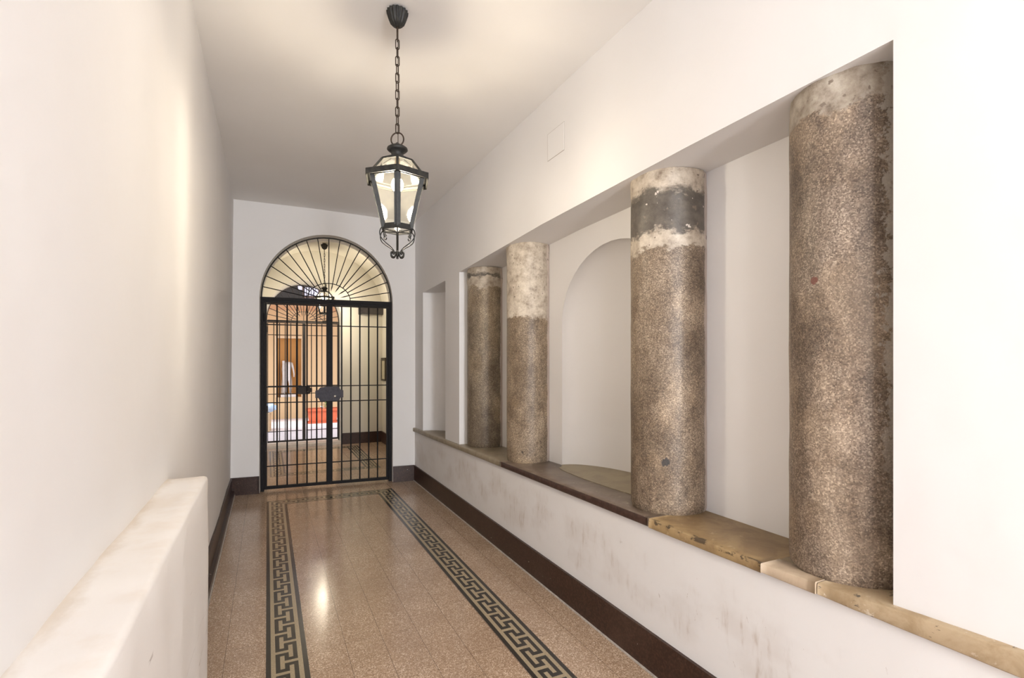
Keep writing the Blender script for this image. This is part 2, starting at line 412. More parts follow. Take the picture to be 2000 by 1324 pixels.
# ------------------------------------------------------------------ mesh helpers
class MB:
    def __init__(self):
        self.v = []; self.f = []; self.mi = []; self.sm = []
    def face(self, pts, mi=0, smooth=False):
        i = len(self.v)
        self.v += [tuple(p) for p in pts]
        self.f.append(tuple(range(i, i + len(pts)))); self.mi.append(mi); self.sm.append(smooth)
    def add(self, verts, faces, mi=0, smooth=False):
        i = len(self.v)
        self.v += [tuple(p) for p in verts]
        for f in faces:
            self.f.append(tuple(i + k for k in f)); self.mi.append(mi); self.sm.append(smooth)
    def box(self, x0, x1, y0, y1, z0, z1, mi=0):
        v = [(x0, y0, z0), (x1, y0, z0), (x1, y1, z0), (x0, y1, z0), (x0, y0, z1), (x1, y0, z1), (x1, y1, z1), (x0, y1, z1)]
        self.add(v, [(0, 3, 2, 1), (4, 5, 6, 7), (0, 1, 5, 4), (1, 2, 6, 5), (2, 3, 7, 6), (3, 0, 4, 7)], mi)
    def prism(self, base, top, mi=0):
        n = len(base)
        self.add(list(base) + list(top), [tuple(reversed(range(n))), tuple(range(n, 2 * n))] + [(i, (i + 1) % n, n + (i + 1) % n, n + i) for i in range(n)], mi)
    def grid(self, rows, mi=0, smooth=True, close_u=False, close_v=False):
        nr, nc = len(rows), len(rows[0])
        v = [p for r in rows for p in r]
        f = []
        for i in range(nr if close_v else nr - 1):
            for j in range(nc if close_u else nc - 1):
                a = i * nc + j; b = i * nc + (j + 1) % nc
                c = ((i + 1) % nr) * nc + (j + 1) % nc; d = ((i + 1) % nr) * nc + j
                f.append((a, b, c, d))
        self.add(v, f, mi, smooth)
    def lathe(self, prof, seg=24, cx=0, cy=0, mi=0, cap=True, flute=None):
        rows = []
        for r, z in prof:
            rows.append([(cx + r * (1 + (flute(k, seg, r, z) if flute else 0)) * math.cos(2 * PI * k / seg), cy + r * (1 + (flute(k, seg, r, z) if flute else 0)) * math.sin(2 * PI * k / seg), z) for k in range(seg)])
        self.grid(rows, mi, True, close_u=True)
        if cap:
            self.face(list(reversed(rows[0])), mi); self.face(rows[-1], mi)
    def tube(self, pts, r, seg=8, closed=False, mi=0, flat=None):
        """round tube; flat=(w,h) gives a rectangular section; r may be a list"""
        pts = [Vector(p) for p in pts]
        n = len(pts)
        T = []
        for i in range(n):
            if closed:
                t = pts[(i + 1) % n] - pts[i - 1]
            else:
                t = pts[min(i + 1, n - 1)] - pts[max(i - 1, 0)]
            T.append(t.normalized())
        up = Vector((0, 0, 1)) if abs(T[0].z) < 0.9 else Vector((0, 1, 0))
        nrm = (up - T[0] * up.dot(T[0])).normalized()
        rows = []
        for i in range(n):
            nrm = (nrm - T[i] * nrm.dot(T[i])).normalized()
            bn = T[i].cross(nrm)
            ri = r[i] if isinstance(r, (list, tuple)) else r
            if flat:
                w, h = flat
                ring = [pts[i] + nrm * a * w / 2 + bn * b * h / 2 for a, b in ((1, 1), (-1, 1), (-1, -1), (1, -1))]
            else:
                ring = [pts[i] + (nrm * math.cos(2 * PI * k / seg) + bn * math.sin(2 * PI * k / seg)) * ri for k in range(seg)]
            rows.append(ring)
        self.grid(rows, mi, not flat, close_u=True, close_v=closed)
        if not closed:
            self.face(list(reversed(rows[0])), mi); self.face(rows[-1], mi)
    def sphere(self, c, r, seg=16, rings=10, sc=(1, 1, 1), mi=0):
        rows = []
        for i in range(rings + 1):
            a = PI * i / rings
            rows.append([(c[0] + sc[0] * r * max(math.sin(a), 1e-3) * math.cos(2 * PI * k / seg), c[1] + sc[1] * r * max(math.sin(a), 1e-3) * math.sin(2 * PI * k / seg), c[2] + sc[2] * r * math.cos(a)) for k in range(seg)])
        self.grid(rows, mi, True, close_u=True)
    def build(self, name, mats, parent=None, bevel=0.0, xf=None, weld=False):
        me = bpy.data.meshes.new(name)
        vv = self.v if xf is None else [tuple(xf @ Vector(p)) for p in self.v]
        me.from_pydata(vv, [], self.f)
        if not isinstance(mats, (list, tuple)):
            mats = [mats]
        for m in mats:
            me.materials.append(m)
        for p, mi, s in zip(me.polygons, self.mi, self.sm):
            p.material_index = mi; p.use_smooth = s
        me.update()
        if weld or bevel:
            import bmesh
            bm = bmesh.new(); bm.from_mesh(me)
            bmesh.ops.remove_doubles(bm, verts=bm.verts, dist=1e-5)
            bm.to_mesh(me); bm.free()
        o = bpy.data.objects.new(name, me)
        COL.objects.link(o)
        if parent:
            o.parent = parent
        if bevel:
            b = o.modifiers.new('bevel', 'BEVEL'); b.width = bevel; b.segments = 2; b.limit_method = 'ANGLE'
        return o

def struct(o, label=None):
    o['kind'] = 'structure'
    if label: o['label'] = label
    return o
def tag(o, label, cat, group=None):
    o['label'] = label; o['category'] = cat
    if group: o['group'] = group
    return o
def empty(name, loc, label, cat, rz=0, group=None):
    o = bpy.data.objects.new(name, None)
    o.empty_display_size = 0.1
    COL.objects.link(o); o.location = loc; o.rotation_euler = (0, 0, rz)
    return tag(o, label, cat, group)
def lerp(a, b, t): return a + (b - a) * t
def spline(pts, n=5):
    P = [Vector(p) for p in pts]
    P = [P[0] * 2 - P[1]] + P + [P[-1] * 2 - P[-2]]
    out = []
    for i in range(1, len(P) - 2):
        p0, p1, p2, p3 = P[i - 1:i + 3]
        for k in range(n):
            t = k / n
            out.append(0.5 * (2 * p1 + (p2 - p0) * t + (2 * p0 - 5 * p1 + 4 * p2 - p3) * t * t + (3 * p1 - p0 - 3 * p2 + p3) * t ** 3))
    return out + [P[-2]]
def poly(tab, y):
    for (y0, z0), (y1, z1) in zip(tab, tab[1:]):
        if y0 <= y <= y1 or (y1 == tab[-1][0] and y > y1):
            return lerp(z0, z1, (y - y0) / (y1 - y0))
    return tab[0][1]

YB = -4.8                       # open street end behind the camera
XR = 1.68                       # right wall face
XBK = 2.0                       # back of the column recess
BW = math.radians(-4.43)        # the end wall is slightly skewed
def endwall_y(x, rec=0): return 6.50 + (x + 0.375) * math.tan(BW) + rec
def ceil_z(x): return lerp(3.31, 3.245, (x + 0.34) / 2.02)

# ------------------------------------------------------------------ floor with inlaid meander borders
SCH = []
def key_loop(mb, xo0, xo1, yo0, yo1, z=0.0, sides='LRFN'):
    """rectangular border; strip cells across: 9 columns of width u"""
    u = 0.021
    W = 9.14 * u
    per = 0.198
    cols = [0, 0.0225, 0.0435]                                    # black edge, cream line, then key columns
    k0 = 0.0435; ku = (W - 0.0435 - 0.0455) / 5
    edges = [0, 0.0225, k0, k0 + ku, k0 + 2 * ku, k0 + 3 * ku, k0 + 4 * ku, k0 + 5 * ku, W - 0.024, W]
    st = 0.0115; hd = 0.0610
    def strip(org, along, across, length, phase=0.0):
        """org: outer corner, along: unit along, across: unit to inside; mitred ends"""
        n = int(round(length / per)); p = length / n
        sc = p / per
        br = [0.0]
        for i in range(n):
            c0 = i * p; h = p / 2
            br += [c0 + st * sc, c0 + h - hd * sc, c0 + hd * sc, c0 + h - st * sc, c0 + h + st * sc, c0 + p - hd * sc, c0 + h + hd * sc, c0 + p - st * sc, c0 + p]
        br += [length]
        br = sorted(set(round(b, 5) for b in br if 0 <= b <= length))
        for s0, s1 in zip(br, br[1:]):
            sm = ((s0 + s1) / 2) / p
            fr = sm - math.floor(sm)
            dA = min(fr, 1 - fr) * p / sc        # distance to a left-hand stem
            dB = abs(fr - 0.5) * p / sc          # distance to a right-hand stem
            for ci in range(9):
                light_ = False
                if ci in (1, 7): light_ = True
                elif ci in (0, 8): light_ = False
                elif ci == 2: light_ = dA < st
                elif ci == 3: light_ = dB < hd or dA < st
                elif ci == 4: light_ = dA < st or dB < st
                elif ci == 5: light_ = dA < hd or dB < st
                elif ci == 6: light_ = dB < st
                a0, a1 = edges[ci], edges[ci + 1]
                P = []
                for s, a in ((s0, a0), (s1, a0), (s1, a1), (s0, a1)):
                    s = min(max(s, a), length - a)
                    P.append((org[0] + along[0] * s + across[0] * a, org[1] + along[1] * s + across[1] * a, z))
                if (Vector(P[0]) - Vector(P[1])).length < 1e-5 and (Vector(P[2]) - Vector(P[3])).length < 1e-5:
                    continue
                mb.face(P, 2 if light_ else 1)
    LX, LY = xo1 - xo0, yo1 - yo0
    strip((xo0, yo0), (0, 1), (1, 0), LY)
    strip((xo1, yo0), (0, 1), (-1, 0), LY)
    strip((xo0, yo1), (1, 0), (0, -1), LX)
    strip((xo0, yo0), (1, 0), (0, 1), LX)
    return W

def rect(mb, x0, x1, y0, y1, z, mi=0):
    mb.face([(x0, y0, z), (x1, y0, z), (x1, y1, z), (x0, y1, z)], mi)

fl = MB()
FX0, FX1 = -0.42, 2.05
b = (-0.006, 1.325, -0.87, 6.055)
W = key_loop(fl, *b)
rect(fl, FX0, FX1, YB, b[2], 0); rect(fl, FX0, b[0], b[2], b[3], 0); rect(fl, b[1], FX1, b[2], b[3], 0)
rect(fl, b[0] + W, b[1] - W, b[2] + W, b[3] - W, 0)
c2 = (0.03, 1.445, 7.30, 9.40)
rect(fl, FX0, FX1, b[3], c2[2], 0); rect(fl, FX0, c2[0], c2[2], c2[3], 0); rect(fl, c2[1], FX1, c2[2], c2[3], 0)
key_loop(fl, *c2)
rect(fl, c2[0] + W, c2[1] - W, c2[2] + W, c2[3] - W, 0)
rect(fl, FX0, FX1, c2[3], 9.70, 0)
fl.box(FX0, FX1, YB, 9.70, -0.12, -0.01, 0)
struct(fl.build('floor', FLOORM), 'tan terrazzo tile floor with inlaid black and cream meander borders')

# ------------------------------------------------------------------ right wall with column recess
OP = [(0.88, 2.456), (1.72, 2.450), (3.06, 2.427), (3.33, 2.416), (4.70, 2.362)]      # height of the recess head
SB = [(-4.8, 0.73), (0.6, 0.729), (1.1, 0.722), (1.95, 0.703), (6.4, 0.616)]          # underside of the sill
ST = [(-4.8, 0.795), (0.6, 0.790), (0.9, 0.775), (1.28, 0.748), (1.92, 0.745), (3.63, 0.712), (6.4, 0.660)]
OY0, OY1 = 0.885, 4.70
NY0, NY1 = 5.13, 5.985
NT = [(NY0, 2.341), (NY1, 2.319)]
XOUT = 2.6
NICHE_Y0, NICHE_Y1, NZS, NZT, ND = 2.10, 3.31, 1.78, 2.275, 0.27
nc = (NICHE_Y0 + NICHE_Y1) / 2; nw = (NICHE_Y1 - NICHE_Y0) / 2

rw = MB()
def vquad(x, y0, z00, z01, y1, z10, z11, mi=0):
    rw.face([(x, y0, z00), (x, y1, z10), (x, y1, z11), (x, y0, z01)], mi)
cz = ceil_z(XR) + 0.02
for y0, y1 in ((YB, OY0),):
    vquad(XR, y0, 0.70, cz, y1, 0.70, cz)
ys = [OY0, 1.3, 1.72, 2.4, 3.06, 3.33, 4.0, OY1]
for y0, y1 in zip(ys, ys[1:]):
    a, b_ = poly(OP, y0), poly(OP, y1)
    vquad(XR, y0, a, cz, y1, b_, cz)
    rw.face([(XR, y0, a), (XBK + 0.02, y0, a + 0.004), (XBK + 0.02, y1, b_ + 0.004), (XR, y1, b_)])
vquad(XR, OY1, 0.55, cz, NY0, 0.55, cz)
vquad(XR, NY0, 2.341, cz, NY1, 2.319, cz)
vquad(XR, NY1, 0.55, cz, 6.40, 0.55, cz)
# jambs of the recess
rw.face([(XR, OY0, 0.70), (XBK, OY0, 0.70), (XBK, OY0, 2.47), (XR, OY0, 2.456)])
rw.face([(XR, OY1, 0.55), (XBK, OY1, 0.55), (XBK, OY1, 2.37), (XR, OY1, 2.362)])
# back plane of the recess with an arched apse in it
def apse_top(y):
    t = max(0.0, 1 - ((y - nc) / nw) ** 2)
    return NZS + (NZT - NZS) * math.sqrt(t)
def bquad(y0, z00, z01, y1, z10, z11):
    rw.face([(XBK, y0, z00), (XBK, y1, z10), (XBK, y1, z11), (XBK, y0, z01)])
bquad(OY0, 0.55, 2.49, NICHE_Y0, 0.55, 2.47)
bquad(NICHE_Y1, 0.55, 2.45, OY1, 0.55, 2.40)
NS = 28
yy = [nc - nw * math.cos(PI * k / NS) for k in range(NS + 1)]
for y0, y1 in zip(yy, yy[1:]):
    bquad(y0, apse_top(y0), 2.48, y1, apse_top(y1), 2.48)
# apse: half-elliptical plan, quarter-dome head
rows = []
zs = [0.60] + [lerp(0.60, NZS, k / 6) for k in range(1, 7)]
for z in zs:
    rows.append([(XBK + ND * math.sin(PI * k / NS), y, z) for k, y in enumerate(yy)])
for j in range(1, 11):
    a = (PI / 2) * j / 10
    rows.append([(XBK + ND * math.cos(a) * math.sin(PI * k / NS), nc - nw * math.cos(a) * math.cos(PI * k / NS), NZS + (NZT - NZS) * math.sin(a)) for k in range(NS + 1)])
rw.grid(rows, 0, True)
# small niche at the far end: rounded plan, flat head
ncy = (NY0 + NY1) / 2; nhw = (NY1 - NY0) / 2
q = []
for k in range(25):
    a = PI * k / 24
    q.append((XR + 0.30 * math.sin(a) ** 0.75, ncy + nhw * math.cos(a)))
rw.grid([[(x, y, 0.55) for x, y in q], [(x, y, poly(NT, y) + 0.0) for x, y in q]], 0, True)
rw.face([(x, y, poly(NT, y)) for x, y in q])
# lower wall under the sill (own material slot: scuffed)
ys = [YB, 0.2, 0.6, 1.1, 1.95, 3.0, 4.2, 5.3, 6.4]
for y0, y1 in zip(ys, ys[1:]):
    vquad(XR - 0.004, y0, 0.0, poly(SB, y0) + 0.03, y1, 0.0, poly(SB, y1) + 0.03, 1)
# body of the wall behind
rw.face([(XOUT, YB, -0.1), (XOUT, 6.9, -0.1), (XOUT, 6.9, 3.5), (XOUT, YB, 3.5)])
rw.face([(XR - 0.004, YB, 0), (XOUT, YB, 0), (XOUT, YB, 3.5), (XR - 0.004, YB, 3.5)])
wr = struct(rw.build('wall_right', [M_wall, M_lower]), 'white plastered wall with a long recess holding four stone columns')

# ------------------------------------------------------------------ left wall, slightly leaning and wavy
lw = MB()
ny, nz = 90, 30
rows = []
for i in range(nz + 1):
    z = 3.4 * i / nz
    r = []
    for j in range(ny + 1):
        y = lerp(YB, 6.62, j / ny)
        w = 0.007 * (mnoise.noise(Vector((3.1, y * 1.1, z * 0.5))) + 0.4 * mnoise.noise(Vector((8.1, y * 3.3, z * 0.9))))
        x = lerp(-0.372, -0.340, z / 3.31) + w * min(1, max(0, (6.45 - y) * 2))
        r.append((x, y, z))
    rows.append(r)
lw.grid(rows, 0, True)
lw.face([(-0.75, YB, 0), (-0.37, YB, 0), (-0.34, YB, 3.4), (-0.75, YB, 3.4)])
lw.face([(-0.75, YB, 0), (-0.75, 6.9, 0), (-0.75, 6.9, 3.4), (-0.75, YB, 3.4)])
struct(lw.build('wall_left', M_wall), 'bright white plastered wall along the left side')

# ------------------------------------------------------------------ ceiling
ce = MB()
def cpt(x, y, dz=0): return (x, y, ceil_z(x) + dz + 0.012 * mnoise.noise(Vector((x * 0.9, y * 0.7, 4.0))))
rows = [[cpt(lerp(-0.40, 1.75, i / 14), lerp(YB, 6.62, j / 50)) for i in range(15)] for j in range(51)]
ce.grid(rows, 0, True)
ce.box(-0.80, 2.65, YB, 6.9, 3.40, 3.60)
struct(ce.build('ceiling', M_ceil), 'plain pale plaster ceiling')

# ------------------------------------------------------------------ arched walls
def arch_wall(name, x0, x1, a0, a1, zs, zt, ztop, thick, mat, loc, rz, label, zt2=None, splay=0.0):
    mb = MB()
    c = (a0 + a1) / 2; r = (a1 - a0) / 2
    n = 36
    def arc(k, r_, zt_):
        t = PI * k / n
        return c - r_ * math.cos(t), zs + (zt_ - zs) * math.sin(t)
    for y, rr, tt in ((0.0, r, zt), (thick, r - splay, zt2 or zt)):
        mb.face([(x0, y, 0), (c - rr, y, 0), (c - rr, y, ztop), (x0, y, ztop)])
        mb.face([(c + rr, y, 0), (x1, y, 0), (x1, y, ztop), (c + rr, y, ztop)])
        for k in range(n):
            xa, za = arc(k, rr, tt); xb, zb = arc(k + 1, rr, tt)
            mb.face([(xa, y, za), (xb, y, zb), (xb, y, ztop), (xa, y, ztop)])
    r2, t2 = r - splay, zt2 or zt
    prof1 = [(c - r, 0.0)] + [arc(k, r, zt) for k in range(n + 1)] + [(c + r, 0.0)]
    prof2 = [(c - r2, 0.0)] + [arc(k, r2, t2) for k in range(n + 1)] + [(c + r2, 0.0)]
    mb.grid([[(x, 0, z) for x, z in prof1], [(x, thick, z) for x, z in prof2]], 0, False)
    o = mb.build(name, mat)
    o.location = loc; o.rotation_euler = (0, 0, rz)
    return struct(o, label)

E0 = (-0.375, 6.50)
arch_wall('wall_back', -0.35, 2.5, 0.295, 1.783, 2.225, 2.995, 3.42, 0.36, M_back, (E0[0], E0[1], 0), BW, 'white end wall with a round-headed gateway')
arch_wall('wall_vestibule_back', -1.0, 3.2, 0.958, 2.215, 2.20, 2.915, 3.75, 0.30, M_vest, (-1.0, 9.65, 0), 0, 'cream far wall of the vestibule with a smaller arched gateway', zt2=2.865, splay=0.02)

# vestibule between the two gates
VX0, VX1 = -0.20, 1.93
vw = MB(); vw.box(VX0 - 0.3, VX0, 6.60, 9.65, 0, 3.7)
struct(vw.build('wall_vestibule_left', M_vest), 'cream left wall of the vestibule behind the gate')
vw = MB(); vw.box(VX1, VX1 + 0.3, 6.60, 9.65, 0, 3.7)
struct(vw.build('wall_vestibule_right', M_vest), 'cream right wall of the vestibule behind the gate')
vc = MB()
vcx = (VX0 + VX1) / 2; va = (VX1 - VX0) / 2 + 0.004
rows = []
for y in (6.74, 7.5, 8.6, 9.66):
    rows.append([(vcx - va * math.cos(PI * k / 32), y, 2.45 + 1.0 * math.sin(PI * k / 32)) for k in range(33)])
vc.grid(rows, 0, True)
vc.box(VX0 - 0.5, VX1 + 0.8, 6.86, 10.0, 3.60, 3.85)
struct(vc.build('ceiling_vestibule', M_vest), 'cream barrel-vaulted ceiling of the vestibule')

# ------------------------------------------------------------------ baseboards
def baseboard(name, mb, label=None, mats=None):
    return struct(mb.build(name, mats or [M_base, M_gap]), label)
bb = MB()
bb.box(XR - 0.020, XR - 0.002, YB, endwall_y(XR), 0.0, 0.192)
bb.box(XR - 0.027, XR - 0.019, YB, endwall_y(XR), 0.0, 0.008, 1)
baseboard('baseboard_right', bb, 'dark brown stone skirting along the right wall')
bb = MB()
bb.box(-0.376, -0.355, YB, endwall_y(-0.37), 0.0, 0.192)
bb.box(-0.356, -0.330, 2.49, endwall_y(-0.34), 0.0, 0.055)
bb.box(-0.330, -0.322, 2.49, endwall_y(-0.34), 0.0, 0.012, 1)
baseboard('baseboard_left', bb, 'dark brown stone skirting along the left wall')
R = Matrix.Translation((E0[0], E0[1], 0)) @ Matrix.Rotation(BW, 4, 'Z')
bb = MB(); bb.box(0.0, 0.293, -0.018, 0.0, 0.0, 0.195); bb.box(0.275, 0.294, -0.018, 0.30, 0, 0.195)
baseboard('baseboard_back_left', bb).matrix_world = R
bb = MB(); bb.box(1.785, 2.045, -0.018, 0.0, 0.0, 0.195); bb.box(1.770, 1.786, 0.11, 0.36, 0, 0.205)
baseboard('baseboard_back_right', bb).matrix_world = R
bb = MB(); bb.box(1.216, 1.93, 9.63, 9.65, 0.0, 0.20); bb.box(1.91, 1.93, 6.9, 9.65, 0, 0.20); bb.box(VX0, -0.06, 9.63, 9.65, 0, 0.2); bb.box(VX0, VX0 + 0.02, 6.9, 9.65, 0, 0.2)
baseboard('baseboard_vestibule', bb, 'nearly black skirting in the vestibule')

# ------------------------------------------------------------------ low wall on the left
pw = MB()
prof = []
x0, x1, zt, rr = -0.385, -0.224, 1.022, 0.014
def pp(x, y, z):
    d = 0.006 * mnoise.noise(Vector((x * 5, y * 4.5, z * 2.5))) + 0.003 * mnoise.noise(Vector((x * 9 + 4, y * 14, z * 7)))
    return (x + d, y, z + d)
sec = [(x1, 0.0), (x1, 0.25), (x1, 0.5), (x1, 0.75), (x1, 0.92), (x1, zt - rr), (x1 - rr * 0.3, zt - rr * 0.3), (x1 - rr, zt), (x1 - 0.05, zt), (x1 - 0.09, zt), (x1 - 0.125, zt + 0.001), (x0 + 0.022, zt + 0.003), (x0 + 0.008, zt + 0.010), (x0, zt + 0.022)]
ys = [YB + (2.48 - rr - YB) * k / 110 for k in range(111)]
rows = [[pp(x, y, z) for x, z in sec] for y in ys]
rows.append([(lerp(p[0], -0.30, 0.03), 2.476, p[2] - 0.004) for p in rows[-1]])
rows.append([(lerp(p[0], -0.30, 0.09), 2.480, p[2] - 0.014 if p[2] > 0.9 else p[2]) for p in rows[-2]])
pw.grid(rows, 0, True)
pw.face([p for p in rows[-1]] + [(x0, 2.480, 0.0)])
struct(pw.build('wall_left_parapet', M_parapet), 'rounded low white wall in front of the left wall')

# ------------------------------------------------------------------ sill slabs
M_s1 = slab_mat('olive_grey_stone', (0.34, 0.28, 0.195), (0.25, 0.20, 0.135), (0.15, 0.12, 0.085), 9, 0.45)
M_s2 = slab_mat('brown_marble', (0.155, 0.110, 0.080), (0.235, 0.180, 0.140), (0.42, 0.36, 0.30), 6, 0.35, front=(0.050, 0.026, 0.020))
M_s2b = slab_mat('pale_olive_stone', (0.33, 0.275, 0.185), (0.27, 0.22, 0.15), None, 6, 0.5)
M_s3 = slab_mat('yellow_travertine', (0.40, 0.275, 0.135), (0.285, 0.185, 0.092), (0.50, 0.37, 0.21), 7, 0.5, chip=((0.055, 0.036, 0.022), 0.762))
M_s4 = slab_mat('pale_travertine', (0.60, 0.47, 0.34), (0.52, 0.40, 0.28), None, 8, 0.5)
M_s5 = slab_mat('chipped_travertine', (0.50, 0.38, 0.245), (0.38, 0.27, 0.155), (0.68, 0.59, 0.47), 9, 0.55, holes=(0.13, 0.10, 0.075))
XF = 1.652
def sill(name, y0, y1, mats, label, xf=XF, xback=XBK - 0.002, dz=0.0, rough=0.0, n=None, backfn=None, hang=0.0, seed=0):
    mb = MB()
    n = n or max(3, int((y1 - y0) / 0.03))
    rows = []
    for k in range(n + 1):
        y = lerp(y0, y1, k / n)
        zt_, zb_ = poly(ST, y) + dz, poly(SB, y) - hang
        e = rough * (mnoise.noise(Vector((y * 9, seed, 0.3))) + 0.7 * mnoise.noise(Vector((y * 26, seed, 1.3))))
        e2 = rough * (mnoise.noise(Vector((y * 11, seed, 5.3))) + 0.8 * mnoise.noise(Vector((y * 31, seed, 7.3))))
        xb = backfn(y) if backfn else xback
        c = 0.003 + abs(e) * 0.9
        rows.append([(xb, y, zb_), (xf + e * 0.6 + 0.002, y, zb_), (xf + e * 0.6, y, zb_ + 0.004), (xf + e2 * 0.7, y, zt_ - c - rough * 0.3), (xf + c * 0.9 + max(0, e), y, zt_ - abs(e2) * 0.4), (xf + 0.045, y, zt_), (xb, y, zt_)])
    mb.grid(rows, 0, rough > 0, close_u=True)
    mb.face(list(rows[0])); mb.face(list(reversed(rows[-1])))
    o = mb.build(name, mats, weld=True)
    return o
def back_a(y):
    if y < OY1: return XBK - 0.002
    if NY0 < y < NY1: return XR + 0.31 * math.sqrt(max(0, 1 - ((y - ncy) / nhw) ** 2)) + 0.002
    return XR + 0.01
tag(sill('stone_sill', 3.665, 6.348, M_s1, '', rough=0.0022, n=90, backfn=back_a, seed=1), 'olive-grey stone sill under the two farthest columns and small niche', 'sill', 'slabs of the wall ledge')
tag(sill('marble_sill', 1.943, 3.658, M_s2, '', seed=2, rough=0.0006, dz=0.001), 'brown marble sill slab with dark polished edge, between second and third columns', 'sill', 'slabs of the wall ledge')
tag(sill('travertine_sill', 1.318, 1.936, M_s3, '', rough=0.0045, seed=3, hang=0.004), 'yellow travertine sill slab with pitted edge between the two nearest columns', 'sill', 'slabs of the wall ledge')
tag(sill('travertine_sill', 1.105, 1.314, M_s4, '', rough=0.0012, seed=4, xf=XF - 0.004, dz=0.003, xback=1.75), 'short pale sill piece in front of the nearest column', 'sill', 'slabs of the wall ledge')
def back_e(y): return XBK - 0.002 if y > OY0 else XR + 0.02
sl = sill('travertine_sill', -4.75, 1.101, M_s5, '', rough=0.006, seed=5, n=150, backfn=back_e)
tag(sl, 'long chipped pale travertine sill running on below the bare wall', 'sill', 'slabs of the wall ledge')
# apse floor slab
mb = MB()
pts = [(XBK - 0.05 - 0.085 * math.sin(PI * k / 24) ** 0.8, nc - 0.05 - (nw - 0.02) * math.cos(PI * k / 24)) for k in range(25)] + [(XBK + (ND + 0.01) * math.sin(PI * k / 24), nc + (nw + 0.0) * math.cos(PI * k / 24)) for k in range(25)]
mb.prism([(x, y, 0.69) for x, y in pts], [(x, y, poly(ST, y) + 0.0035) for x, y in pts])
tag(mb.build('niche_floor_slab', M_s2b), 'pale olive stone slab filling the foot of the arched niche', 'sill', 'slabs of the wall ledge')

# ------------------------------------------------------------------ columns
def column(cx, cy, r, mat, label, seed, ztop):
    mb = MB()
    z0 = poly(ST, cy) + 0.002
    rows = []
    seg, nz = 72, 110
    for i in range(nz + 1):
        z = lerp(z0, ztop, i / nz)
        rag = 0.0012 + (0.0045 if z > ztop - 0.14 else 0.0)
        ed = 0.006 * max(0, 1 - (z - z0) / 0.02)
        row = []
        for k in range(seg):
            a = 2 * PI * k / seg
            d = rag * (mnoise.noise(Vector((math.cos(a) * 3 + seed, math.sin(a) * 3, z * 4))) + 0.7 * mnoise.noise(Vector((math.cos(a) * 9 + seed, math.sin(a) * 9, z * 14))))
            t = 0.0
            if z > ztop - 0.03: t = -0.10 * (z - ztop + 0.03)
            rr = r + d * 1.6 - ed + t
            row.append((cx + rr * math.cos(a), cy + rr * math.sin(a), z))
        rows.append(row)
    mb.grid(rows, 0, True, close_u=True)
    mb.face(list(reversed(rows[0]))); mb.face(rows[-1])
    tag(mb.build('granite_column', mat), label, 'column', 'granite columns in the recess')
column(1.900, 1.125, 0.208, granite('granite_near', 1, (2.335, 2.46), tone=(0.95, 0.92, 0.90), streak=True, mt=0.72, marks=[(1.693, 1.138, 1.776, 0.014, (0.16, 0.045, 0.03)), (1.715, 1.06, 1.47, 0.010, (0.08, 0.05, 0.04))]), 'widest and nearest granite column, right edge hidden behind the wall', 1.0, 2.462)
column(1.900, 2.070, 0.193, granite('granite_third', 2, (2.055, 2.45), dark=(2.14, 2.345), tone=(0.98, 0.93, 0.85), marks=[(1.757, 1.934, 1.005, 0.024, (0.03, 0.032, 0.036))]), 'second nearest granite column, with a blackened band and pale mortar near its top', 7.0, 2.447)
column(1.880, 3.630, 0.173, granite('granite_second', 3, (1.845, 2.45), tone=(1.10, 1.04, 0.92), marks=[(1.76, 3.50, 0.80, 0.012, (0.05, 0.04, 0.03))]), 'granite column whose top quarter is coated in whitish plaster', 13.0, 2.412)
column(1.880, 4.520, 0.173, granite('granite_far', 4, (2.19, 2.4), dark=(2.285, 2.32), tone=(0.78, 0.76, 0.68), pale_str=0.75), 'farthest, darkest granite column beside the square white pillar', 19.0, 2.372)

# ------------------------------------------------------------------ access panel high on the right wall
e = empty('access_panel', (XR, 2.85, 2.84), 'small square painted access panel high on the right wall', 'panel')
mb = MB(); mb.box(-0.003, 0.0, -0.095, 0.110, -0.015, 0.16)
mb.build('cover', M_wall, e, bevel=0.001)
mb = MB()
for (a, b2, c, d) in ((-0.0985, 0.1135, 0.160, 0.1625), (-0.0985, 0.1135, -0.0175, -0.015), (-0.0985, -0.095, -0.015, 0.16), (0.110, 0.1135, -0.015, 0.16)):
    mb.box(-0.0015, 0.0, a, b2, c, d)
mb.build('seam', simple('panel_seam', (0.42, 0.37, 0.33), 0.8), e)

